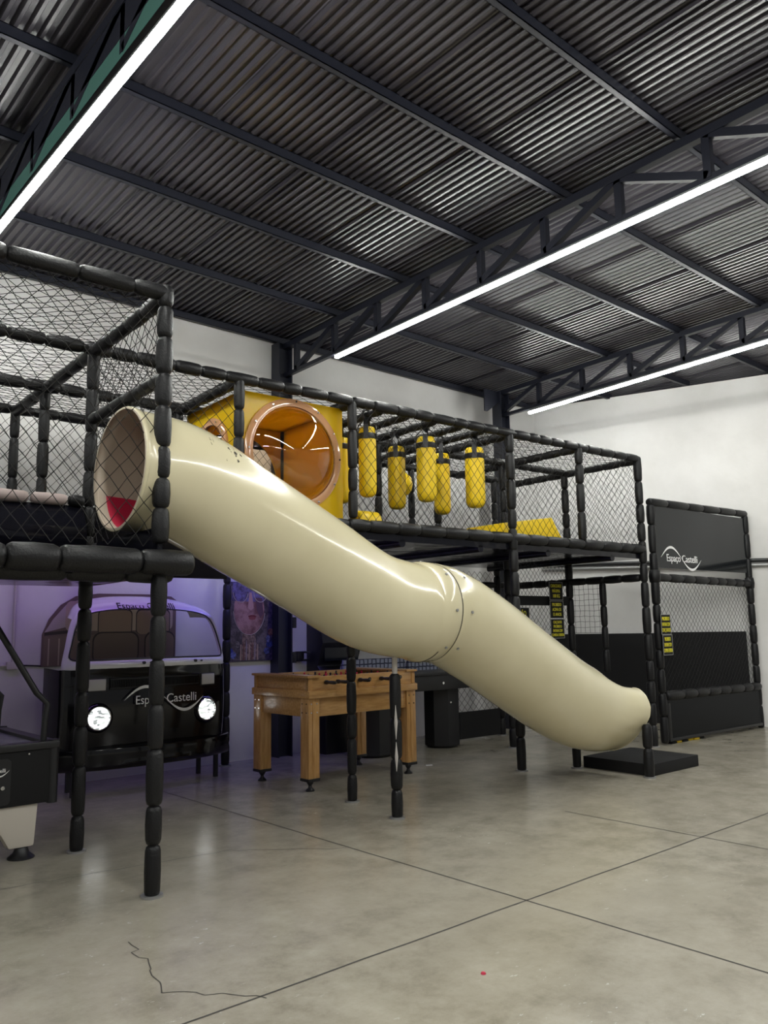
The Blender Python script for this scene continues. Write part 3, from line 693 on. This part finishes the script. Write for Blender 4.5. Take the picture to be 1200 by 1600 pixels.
# supports
def spost(x, y, z1, rad, label=None, seg=0.26):
    o = padded((x, y, 0.0), (x, y, z1), rad, seg).build('support_post', VINYL, SL, smooth=60); MB().cyl((x, y, 0), (x, y, 0.014), 0.06, n=16).build('floor_flange', GREYM, o); return o
o = spost(4.395, 4.87, 1.10, 0.048)
MB().cyl((4.395, 4.87, 1.08), (4.395, 4.87, 1.27), 0.022, n=12).build('steel_pin', CONDUIT, o)
for i, (z0, z1) in enumerate(((0.60, 0.86), (0.36, 0.58))):
    b = MB(); b.path([(4.36, 4.83, z0), (4.355, 4.823, (z0 + z1)/2), (4.36, 4.83, z1)], [0.002, 0.014, 0.002], 10); b.build('torn_patch', CONDUIT, o, label='torn sleeve showing pale foam')
spost(7.22, 4.385, 0.50, 0.05, seg=0.2); spost(7.20, 5.20, 0.34, 0.045)
tag(MB().box(0, 0.87, 0, 0.80, 0, 0.112).build('landing_mat', MATTE, bevel=0.008), 'black square landing mat on floor below the slide exit', 'mat')
bpy.data.objects['landing_mat'].location = (7.29, 4.40, 0.0); bpy.data.objects['landing_mat'].rotation_euler = (0, 0, math.radians(-1.3))

# ------------------------------------------------------------------ van front prop
VN = thing('van_front', 'black and white vintage van front with lit headlamps standing by the left wall', 'van front prop', (3.605, 7.42, 0))
HW = 0.855
def vy(x, z):   # depth of the bowed front skin
    a = abs(x)/HW; y = 0.11*a**2.6 + 0.10*max(0, a - .86)/.14*max(0, a - .86)/.14
    if z > 1.13: y += (z - 1.13)*0.30 + max(0, z - 1.62)*0.9
    if z < 0.55: y += (0.55 - z)*0.10
    return y
# black nose: grid over the bowed skin, returned along the sides
b = MB(); NX, NZ = 40, 16; rows = []
for j in range(NZ + 1):
    z = 0.30 + (1.14 - 0.30)*j/NZ; row = []
    row.append(Vector((-HW*1.0, 0.58, z)))
    for i in range(NX + 1):
        x = -HW + 2*HW*i/NX
        zz = z + (0.03*(1 - (x/HW)**2) - 0.015 if j == NZ else 0)
        crease = 0.012*math.exp(-((z - 1.02)/.03)**2)
        row.append(Vector((x, vy(x, z) - crease - 0.02*math.exp(-((z - 0.78)/.25)**2), zz)))
    row.append(Vector((HW, 0.58, z))); rows.append(row)
n = len(rows[0]); b.add([p for r_ in rows for p in r_], [(j*n + i, j*n + i + 1, (j + 1)*n + i + 1, (j + 1)*n + i) for j in range(NZ) for i in range(n - 1)])
nose = b.build('nose', VANBLACK, VN, smooth=50)
# white greenhouse: outer outline, windscreen hole, cap over the roof
def outline(pts, K=72):   # closed Catmull-Rom, resampled
    out = []; n = len(pts)
    for i in range(n):
        p = [Vector(pts[(i + k - 1) % n]) for k in range(4)]
        for s in range(K//n):
            t = s/(K//n); out.append(0.5*((2*p[1]) + (-p[0] + p[2])*t + (2*p[0] - 5*p[1] + 4*p[2] - p[3])*t*t + (-p[0] + 3*p[1] - 3*p[2] + p[3])*t**3))
    return out
def sym(h): return h + [(-x, z) for x, z in reversed(h)]
outer = outline(sym([(0.30, 1.125), (0.62, 1.128), (0.80, 1.125), (0.825, 1.15), (0.80, 1.30), (0.745, 1.54), (0.66, 1.675), (0.50, 1.735), (0.22, 1.765)]))
inner = outline(sym([(0.30, 1.212), (0.64, 1.208), (0.745, 1.210), (0.785, 1.240), (0.765, 1.34), (0.712, 1.52), (0.635, 1.615), (0.48, 1.662), (0.20, 1.684)]))
def on(p, d=0.0, k=1.0): return Vector((p.x*k, vy(p.x, p.y) + d, p.y))
K = len(outer)
mid = [(a*0.5 + c*0.5) for a, c in zip(outer, inner)]
b = MB(); b.rings([[on(p, 0.05) for p in inner], [on(p, 0.0) for p in inner], [on(p, -0.022) for p in mid], [on(p, 0.0) for p in outer], [on(p, 0.06) for p in outer]], cap=False)
gh = b.build('windscreen_frame', VANWHITE, VN, smooth=60)
b = MB(); up_ = [p for p in outer if p.y > 1.56]; up_.sort(key=lambda p: math.atan2(p.y - 1.3, p.x))
R = []
for k in range(7):
    t = k/6; R.append([Vector((p.x*(1 - .10*t*t), vy(p.x, p.y)*(1 - t*.35) + 0.02 + 0.42*t, p.y + 0.055*math.sin(t*PI*.55)*max(0, (p.y - 1.45)/.3))) for p in up_])
n = len(up_); b.add([p for r_ in R for p in r_], [(k*n + i, k*n + i + 1, (k + 1)*n + i + 1, (k + 1)*n + i) for k in range(6) for i in range(n - 1)])
roof = b.build('roof_cap', VANWHITE, VN, smooth=60)
b = MB(); b.path([on(p, -0.004) for p in inner], 0.007, 8, closed=True); b.build('windscreen_seal', BLACKM, gh)
mt = facing((0, 0.20, 1.712), (0, -0.75, 0.66))
text('lettering', 'Espaço Castelli', 0.12, BLACKM, gh, facing((0, vy(0, 1.712) - 0.012, 1.714), (0, -0.72, 0.70)), width=0.60)
for x in (-0.13, 0.42):
    MB().cyl((x, vy(x, 1.165) - .012, 1.172), (x, vy(x, 1.165) - .04, 1.172), 0.014, n=12).build('wiper_spindle', BLACKM, gh)
    MB().cyl((x + .07, vy(x, 1.165) - .012, 1.170), (x + .07, vy(x, 1.165) - .03, 1.170), 0.009, n=12).build('wiper_spindle', BLACKM, gh)
for sx in (-1, 1):
    x = sx*0.545; y = vy(x, 0.69)
    hl = MB().lathe([(0.0, .0), (.128, .0), (.135, .015), (.128, .035), (.108, .05), (.1, .035)], 40, facing((x, y, 0.69), (sx*0.10, -1, 0)), cap=False).build('headlamp_bezel', VANBLACK, VN)
    MB().lathe([(.10, .028), (.09, .046), (.05, .058), (0.001, .062)], 36, facing((x, y, 0.69), (sx*0.10, -1, 0)), cap=False).build('headlamp_lens', LAMPGLASS, hl, label='lit white headlamp lens')
    MB().path([facing((x, y, 0.69), (sx*0.10, -1, 0)) @ Vector((.104*math.cos(2*PI*i/36), .104*math.sin(2*PI*i/36), .046)) for i in range(36)], 0.007, 8, closed=True).build('chrome_ring', CHROME, hl)
    x = sx*0.565; y = vy(x, 0.98)
    q = facing((x, y - .012, 0.985), (sx*0.16, -1, 0))
    sg = MB().box(-.088, .088, -.062, .062, -.03, .012, q).build('signal_housing', BLACKM, VN, bevel=0.006)
    MB().box(-.078, .078, -.052, .052, 0, .022, q).build('signal_lens', SIGNAL, sg, bevel=0.008)
gr = MB(); gx = 0.455
for i in range(24):
    x0 = -gx + 2*gx*i/24; x1 = -gx + 2*gx*(i + 1)/24
    gr.add([(x, vy(x, 1) - .022, z) for x in (x0, x1) for z in (0.945, 1.035)], [(0, 2, 3, 1)])
g_ = gr.build('intake_grille', BLACKM, VN)
sl = MB()
for i in range(56):
    x = -gx + 2*gx*(i + .5)/56; sl.box(x - .003, x + .003, vy(x, 1) - .036, vy(x, 1) - .02, 0.955, 1.025)
sl.build('grille_slats', VANBLACK, g_, smooth=0)
fr_ = MB(); fr_.path([(x, vy(x, 1) - .026, z) for x, z in [(-gx, .94), (0, .94), (gx, .94), (gx, 1.04), (0, 1.04), (-gx, 1.04)]], 0.006, 6, closed=True); fr_.build('grille_frame', VANBLACK, g_)
# logo across the nose, following its curve
lg = logo(nose, facing((0.08, -0.052, 0.83), (0, -1, 0)), 0.80)
for ch in list(nose.children):
    me = ch.data
    for q in me.vertices: q.co.y += vy(q.co.x, q.co.z) - 0.004
# bumper and legs
b = MB(); R = []
for i in range(25):
    x = -0.90 + 1.80*i/24; y = 0.22*(abs(x)/.9)**3 - 0.035
    R.append([Vector((x, y + dy, z)) for dy, z in ((0.05, .215), (-.02, .23), (-.045, .27), (-.03, .315), (-.045, .35), (-.03, .41), (.02, .425), (0.09, .41), (0.09, .23))])
b.rings(R).build('bumper', VANBLACK, VN, smooth=50)
for x, y in ((-.72, .12), (-.66, .40), (.735, .13), (.70, .42)): MB().box(x - .018, x + .018, y - .018, y + .018, 0, 0.36).build('leg', BLACKM, VN)
MB().box(-.80, .80, .10, .13, .25, .36).build('cross_bar', BLACKM, VN)

# wall mural of van seats, behind the prop
MU = thing('seat_mural', 'flat printed board of beige van seats on the left wall behind the van front', 'wall mural', (0, WY - .004, 0))
mur = {'body': (0.14, 0.095, 0.09), 'seat': (0.27, 0.19, 0.15), 'seatd': (0.17, 0.12, 0.10), 'trim': (0.42, 0.33, 0.27), 'dark': (0.03, 0.02, 0.025), 'light': (0.42, 0.36, 0.36)}
mm_ = {k: mat('mural_ink_' + k, c, 0.3) for k, c in mur.items()}
mx_outline = [(2.80, 1.14), (2.80, 1.45), (2.86, 1.60), (2.97, 1.74), (3.12, 1.83), (3.35, 1.86), (3.9, 1.86), (4.16, 1.84), (4.22, 1.80), (4.22, 1.14)]
MB().prism(mx_outline, -.012, 0, 'y').build('board', mm_['body'], MU, smooth=0)
def art(poly, m, d, name='print'): return MB().prism(poly, -.012 - d, -.012, 'y').build(name, m, MU, smooth=0)
art([(2.82, 1.47), (2.90, 1.60), (3.02, 1.74), (3.14, 1.79), (3.14, 1.55)], mm_['light'], .0008)
art([(2.82, 1.44), (3.55, 1.50), (3.55, 1.53), (2.82, 1.47)], mm_['dark'], .0012)
def rr_(x0, x1, z0, z1, q=0.05):
    out = []
    for cx, cz, a0 in ((x1 - q, z0 + q, -PI/2), (x1 - q, z1 - q, 0), (x0 + q, z1 - q, PI/2), (x0 + q, z0 + q, PI)):
        out += [(cx + q*math.cos(a0 + PI/2*i/5), cz + q*math.sin(a0 + PI/2*i/5)) for i in range(6)]
    return out
art(rr_(3.02, 4.18, 1.48, 1.78, .06), mm_['trim'], .0014)
art(rr_(3.35, 3.72, 1.44, 1.70, .05), mm_['dark'], .0016); art(rr_(3.36, 3.71, 1.44, 1.69, .05), mm_['seat'], .0018)
art(rr_(3.76, 4.15, 1.44, 1.70, .05), mm_['dark'], .0016); art(rr_(3.77, 4.14, 1.44, 1.69, .05), mm_['seat'], .0018)
art([(2.82, 1.14), (2.82, 1.43), (3.35, 1.44), (3.35, 1.14)], mm_['seatd'], .0020)
for x in (2.86, 2.96, 3.06, 3.16, 3.26): art([(x, 1.15), (x, 1.41), (x + .012, 1.41), (x + .012, 1.15)], mm_['trim'], .0024)
art(rr_(3.30, 3.80, 1.05 + .09, 1.47, .09), mm_['dark'], .0022); art(rr_(3.315, 3.785, 1.145, 1.455, .085), mm_['seatd'], .0026)
art(rr_(3.86, 4.21, 1.14, 1.47, .09), mm_['dark'], .0022); art(rr_(3.875, 4.20, 1.145, 1.455, .085), mm_['seatd'], .0026)

# portrait canvas on the left wall
PA = thing('portrait_canvas', 'colourful painted portrait canvas of a face in round glasses on the left wall', 'painting', (0, WY - .002, 0))
def ink(name, c, sc=14, c2=None):
    m = mat('paint_' + name, c, 0.3); 
    if c2: L(m, ramp(m, noise(m, coords(m), sc, 5, .7), [(0.40, c), (0.60, c2)]), bsdf(m).inputs['Base Color'])
    return m
px0, px1, pz0, pz1 = 4.85, 5.495, 1.11, 2.02
MB().box(px0, px1, -.035, 0, pz0, pz1).build('canvas', ink('ground', (0.006, 0.006, 0.03), 26, (0.07, 0.05, 0.10)), PA, smooth=0)
def ell(cx, cz, rx, rz, n=32, a0=0, a1=2*PI): return [(cx + rx*math.cos(a0 + (a1 - a0)*i/n), cz + rz*math.sin(a0 + (a1 - a0)*i/n)) for i in range(n)]
def pnt(poly, m, d, name='paint_shape'): return MB().prism(poly, -.035 - d, -.035, 'y').build(name, m, PA, smooth=0)
pnt([(4.90, 1.12), (4.88, 2.0), (5.42, 2.0), (5.40, 1.6), (5.36, 1.12)], ink('hair', (0.035, 0.025, 0.03), 14, (0.15, 0.12, 0.12)), .001)
pnt(ell(5.14, 1.71, .205, .30), ink('skin', (0.16, 0.065, 0.06), 6, (0.40, 0.22, 0.19)), .002)
pnt([(5.04, 1.12), (5.05, 1.42), (5.22, 1.42), (5.27, 1.12)], ink('neck', (0.07, 0.04, 0.035), 25, (0.32, 0.22, 0.16)), .0015)
pnt([(4.90, 1.80), (5.34, 1.79), (5.34, 2.01), (4.92, 2.01)], ink('visor', (0.05, 0.035, 0.06), 11, (0.18, 0.15, 0.30)), .0026)
pnt(ell(5.18, 1.622, .055, .017), ink('upper_lip', (0.16, 0.02, 0.03)), .003); pnt(ell(5.18, 1.600, .047, .018), ink('lower_lip', (0.26, 0.06, 0.06)), .0034)
pnt([(5.14, 1.90), (5.12, 1.72), (5.16, 1.69), (5.20, 1.72), (5.17, 1.90)], ink('nose', (0.45, 0.26, 0.22)), .003)
pnt([(5.24, 1.70), (5.22, 1.84), (5.31, 1.84), (5.335, 1.66), (5.29, 1.60)], ink('cheek_shade', (0.11, 0.05, 0.07)), .0028)
gold = ink('line', (0.50, 0.42, 0.33))
for cx, cz, rx, rz, a0, a1 in ((5.02, 1.90, .10, .115, PI, 2*PI), (5.29, 1.90, .09, .11, PI, 2*PI), (5.14, 1.70, .215, .29, PI*1.02, PI*1.98)):
    q = MB(); pts = [(x, -.039, z) for x, z in ell(cx, cz, rx, rz, 36, a0, a1)]; q.path(pts, .0035, 6, closed=a1 - a0 > 6); q.build('paint_line', gold, PA)
for i, (x, z, c) in enumerate(((4.90, 1.22, (.05, .07, .38)), (4.93, 1.18, (.16, .20, .48)), (5.42, 1.30, (.05, .07, .25)), (5.40, 1.36, (.20, .22, .40)), (5.38, 1.22, (.10, .12, .32)), (5.44, 1.44, (.25, .12, .10)), (4.98, 1.30, (.20, .17, .16)))):
    pnt(ell(x, z, .03 + .008*(i % 3), .04, 14), ink('dab%d' % i, c, 40, tuple(q*.25 for q in c)), .003 + .0003*i)
for i in range(7): x = 5.02 + i*.038; pnt([(x, 1.12), (x + .005, 1.30 + .03*(i % 3)), (x + .016, 1.30), (x + .014, 1.12)], ink('strand%d' % i, ((.48, .33, .22), (.16, .05, .04), (.30, .24, .26))[i % 3]), .0036)

# conduit, junction boxes, wall hook, small boxes on the column
cd = thing('wall_cable_pipe', 'pale electric pipe with junction box on the left wall, left of the van', 'pipe', (0, WY, 0))
MB().cyl((2.535, -.018, 1.18), (2.535, -.018, 2.25), .014, n=12).build('vertical_pipe', CONDUIT, cd); MB().box(2.48, 2.60, -.05, 0, 1.13, 1.20).build('junction_box', CONDUIT, cd, bevel=.004)
MB().cyl((1.2, -.018, 1.165), (2.48, -.018, 1.165), .012, n=12).build('horizontal_pipe', CONDUIT, cd); MB().cyl((2.60, -.012, 1.165), (2.80, -.012, 1.15), .007, n=8).build('cable', BLACKM, cd)
hk = thing('wall_bracket', 'small black wall bracket right of the steel column', 'bracket', (5.86, WY, 1.14))
MB().box(-.05, .05, -.06, 0, -.06, .06).build('plate', BLACKM, hk, bevel=.008); MB().path([(0.03, -.06, .05), (.03, -.12, .05), (.08, -.14, .04)], .012, 8).build('arm', BLACKM, hk); MB().box(.0, .10, -.10, -.06, -.06, -.035).build('ledge', BLACKM, hk)
for z, lab in ((1.55, 'upper black box fixed to the side of the steel column'), (1.14, 'lower black box fixed to the side of the steel column')):
    tag(MB().box(5.665, 5.72, WY - .17, WY - .09, z - .07, z + .06).build('switch_box', BLACKM, bevel=.006), lab, 'box')

# ------------------------------------------------------------------ foosball table
FB = thing('foosball_table', 'varnished pine foosball table on four square legs beside the slide', 'foosball table', (4.50, 6.17, 0), math.radians(1.0))
FL, FW = 1.37, 0.90
def fb(name, m, *a, bevel=.004, parent=None, label=None): return MB().box(*a).build(name, m, parent or FB, bevel=bevel, label=label)
for x in (0.0, FL - .125):
    for y in (0.0, FW - .125):
        lg_ = fb('leg', WOODV, x, x + .125, y, y + .125, .115, .83)
        fb('corner_bead', WOODV, x + .045, x + .080, y - .006, y + .131, .125, .80, parent=lg_)
        fb('foot_plate', BLACKM, x - .004, x + .129, y - .004, y + .129, .09, .117, parent=lg_)
        MB().lathe([(.0, 0), (.042, 0), (.042, .012), (.02, .03), (.016, .05), (.032, .075), (.032, .09), (0, .09)], 16, Matrix.Translation((x + .0625, y + .0625, 0)), cap=False).build('leveller', BLACKM, lg_)
        bl = MB()
        for dz in (.78, .70):
            for dx in (.03, .095): bl.cyl((x + dx, y - .0035, dz), (x + dx, y + .002, dz), .007, n=8)
            for dy in (.03, .095): bl.cyl((x - .0035, y + dy, dz), (x + .002, y + dy, dz), .007, n=8)
        bl.build('bolts', CHROME, lg_)
for y in (0.018, FW - .043): fb('side_apron', WOOD, .125, FL - .125, y, y + .025, .66, .83)
for x in (0.018, FL - .043): fb('end_apron', WOOD, x, x + .025, .02, FW - .02, .66, .90)
for y in (-.022, FW - .028): fb('ledge', WOOD, -.01, FL + .01, y, y + .05, .83, .895)
for x in (-.012, FL - .03): fb('end_ledge', WOOD, x, x + .042, .0, FW, .83, .90)
for y in (0.012, FW - .037): fb('side_wall', WOOD, .0, FL, y, y + .025, .89, 1.025)
for x in (0.015, FL - .04): fb('end_wall', WOOD, x, x + .025, .03, FW - .03, .89, 1.02)
for x in (-.02, FL - .13): fb('end_top', WOOD, x, x + .15, -.012, FW + .012, 1.015, 1.037)
for x in (.0, FL - .045):
    for y in (.004, FW - .049): fb('corner_post', WOODV, x, x + .045, y, y + .045, .88, 1.02)
fb('playing_field', WOOD, .04, FL - .04, .03, FW - .03, .86, .875)
for k in range(8):
    x = 0.20 + k*(FL - .40)/7; near = k in (0, 1, 3, 5)
    rd = MB().cyl((x, -.03 if near else .0, .968), (x, FW + (.03 if not near else 0), .968), .008, n=10).build('rod', CHROME, FB)
    ys = -.03 if near else FW + .03; d = -1 if near else 1
    MB().path([(x, ys + .03*d*-1, .968), (x, ys, .968), (x, ys + d*.015, .968), (x, ys + d*.04, .968), (x, ys + d*.09, .968), (x, ys + d*.12, .968), (x, ys + d*.127, .968)], [.02, .02, .013, .016, .017, .013, .006], 14).build('handle', BLACKM, rd)
    MB().cyl((x, FW - .035 if near else .004, .968), (x, FW + .006 if near else .022, .968), .018, n=14).build('bushing', BLACKM, rd)
    for j in range(3):
        y = .2 + j*.25; mn = MB(); mn.lathe([(0, -.075), (.012, -.07), (.010, -.03), (.018, 0), (.015, .03), (.006, .037), (.012, .05), (.0, .062)], 10, Matrix.Translation((x, y, .968)), cap=False).build('player', BLACKM if k % 2 else RED, rd)

# ------------------------------------------------------------------ air hockey table at left
AH = thing('air_hockey_table', 'black air hockey table with pale tapered leg at the left edge', 'air hockey table', (0.88, 5.72, 0))
AW, AD = 1.19, 1.16
MB().box(0, AW, 0, AD, .345, .705).build('cabinet', MATTE, AH, bevel=.02)
for x0, x1, y0, y1 in ((-.02, AW + .02, -.02, .07), (-.02, AW + .02, AD - .07, AD + .02), (-.02, .07, 0, AD), (AW - .07, AW + .02, 0, AD)):
    MB().box(x0, x1, y0, y1, .695, .745).build('top_rail', BLACKM, AH, bevel=.014)
for y in (0.02, AD - .02): MB().cyl((AW - .01, y, .34), (AW - .01, y, .75), .035, n=16).build('corner_post', BLACKM, AH)
MB().box(.06, AW - .06, .06, AD - .06, .70, .722).build('playing_surface', FIELD, AH)
dp = MB().prism(rr_(.50, .905, .365, .655, .03), -.006, 0.01, 'y').build('door_panel', BLACKM, AH, smooth=0)
logo(dp, facing((.77, -.0075, .585), (0, -1, 0)), .24)
MB().cyl((.855, -.016, .475), (.855, 0, .475), .013, n=14).build('lock', CHROME, dp)
MB().cyl((1.015, -.004, .672), (1.015, .01, .672), .006, n=8).build('bolt', CHROME, AH)
for x in (.93, .10):
    for y in (.09, AD - .09):
        b = MB()
        top = [(x - .17, y - .06, .36), (x + .17, y - .06, .36), (x + .17, y + .08, .36), (x - .17, y + .08, .36)]
        sgn = 1 if x > .5 else -1
        bot = [(x + sgn*.08 - .08, y - .04, .07), (x + sgn*.08 + .08, y - .04, .07), (x + sgn*.08 + .08, y + .05, .07), (x + sgn*.08 - .08, y + .05, .07)]
        lg_ = b.rings([top, bot]).build('leg', LEGGREY, AH, bevel=.02)
        MB().lathe([(0, 0), (.085, 0), (.085, .008), (.05, .035), (.04, .07), (0, .07)], 18, Matrix.Translation((x + sgn*.09, y, 0)), cap=False).build('foot', BLACKM, lg_)
for y, k in ((.05, 1), (AD - .10, 1)):
    MB().path([(AW - .07, y, .73), (AW - .065, y, .88), (AW - .05, y + .0, .985), (AW - .12, y + .02, 1.06), (AW - .45, y + .08, 1.62), (AW - .60, y + .10, 1.74)], .021, 12).build('overhead_pole', BLACKM, AH)
MB().box(.0, AW - .55, .06, AD - .02, 1.72, 1.80).build('score_board', BLACKM, AH, bevel=.01)

# ------------------------------------------------------------------ dark game table and cabinet behind the slide
GT = thing('game_table', 'black game table on eight sided pedestals behind the foosball table', 'game table', (5.97, 7.04, 0), aS)
HEX = mat('hex_print_sheet', (0.05, 0.06, 0.12), 0.35)
vor = N(HEX, 'ShaderNodeTexVoronoi', feature='DISTANCE_TO_EDGE'); vor.inputs['Scale'].default_value = 16; vor.inputs['Randomness'].default_value = 0.15
L(HEX, coords(HEX), vor.inputs['Vector']); L(HEX, ramp(HEX, vor.outputs['Distance'], [(0.10, (0.02, 0.025, 0.06)), (0.16, (0.34, 0.37, 0.48))]), bsdf(HEX).inputs['Base Color'])
MB().box(0, 1.78, 0, .80, .72, .90).build('cabinet', BLACKM, GT, bevel=.015)
MB().box(-.03, 1.81, -.03, .83, .895, .93).build('top_rail', BLACKM, GT, bevel=.008)
bb = MB().prism([(0.0, .93), (0.0, 1.10), (.03, 1.10), (.10, .93)], 0.05, 1.0, 'x').build('patterned_cover', HEX, GT, smooth=0)
bb.location = (0, .55, 0)
bb = MB().prism([(0.0, .93), (0.0, 1.08), (.03, 1.08), (.12, .93)], 1.06, 1.55, 'x').build('patterned_cover', HEX, GT, smooth=0); bb.location = (0, .55, 0)
for x in (.34, 1.42):
    pd = MB().lathe([(0, .03), (.23, .03), (.23, .72), (0, .72)], 8, Matrix.Translation((x, .36, 0)) @ Matrix.Rotation(PI/8, 4, 'Z'), cap=False).build('pedestal', BLACKM, GT, smooth=20)
    MB().lathe([(0, .0), (.19, .0), (.21, .04), (0, .04)], 24, Matrix.Translation((x, .36, 0)), cap=False).build('pedestal_base', BLACKM, pd)
MB().cyl((1.12, -.008, .80), (1.12, .01, .80), .016, n=12).build('coin_slot', CHROME, GT); MB().cyl((1.36, .125, .55), (1.36, .16, .55), .012, n=12).build('lock', CHROME, GT)
CB = thing('arcade_cabinet', 'tall black arcade cabinet against the left wall, right of the steel column', 'arcade cabinet', (5.98, 7.86, 0))
MB().prism([(0, 0), (.38, 0), (.38, 1.62), (.12, 1.62), (.05, 1.30), (.16, 1.02), (0, .88)], 0, .62, 'x').build('body', BLACKM, CB, bevel=.01)
MB().box(.05, .57, .075, .10, 1.08, 1.30).build('screen', PANEL, CB, smooth=0)
MB().prism([(0.012, .89), (.15, 1.01), (.155, 1.005), (.017, .88)], .04, .58, 'x').build('control_panel', MATTE, CB, smooth=0)

# ------------------------------------------------------------------ small things on the floor
tag(MB().box(0, .07, 0, .04, 0, .004).build('paper_scrap', WHITEM, smooth=0), 'white paper scrap on floor beneath the slide', 'scrap'); bpy.data.objects['paper_scrap'].location = (6.25, 6.45, 0.0); bpy.data.objects['paper_scrap'].rotation_euler = (0, 0, -.6)
tag(MB().lathe([(0, .0), (.012, .001), (.008, .008), (0, .010)], 8, cap=False).build('red_scrap', RED, smooth=0), 'tiny red scrap on the bare floor in front', 'scrap'); bpy.data.objects['red_scrap'].location = (2.73, 2.5, 0.0)
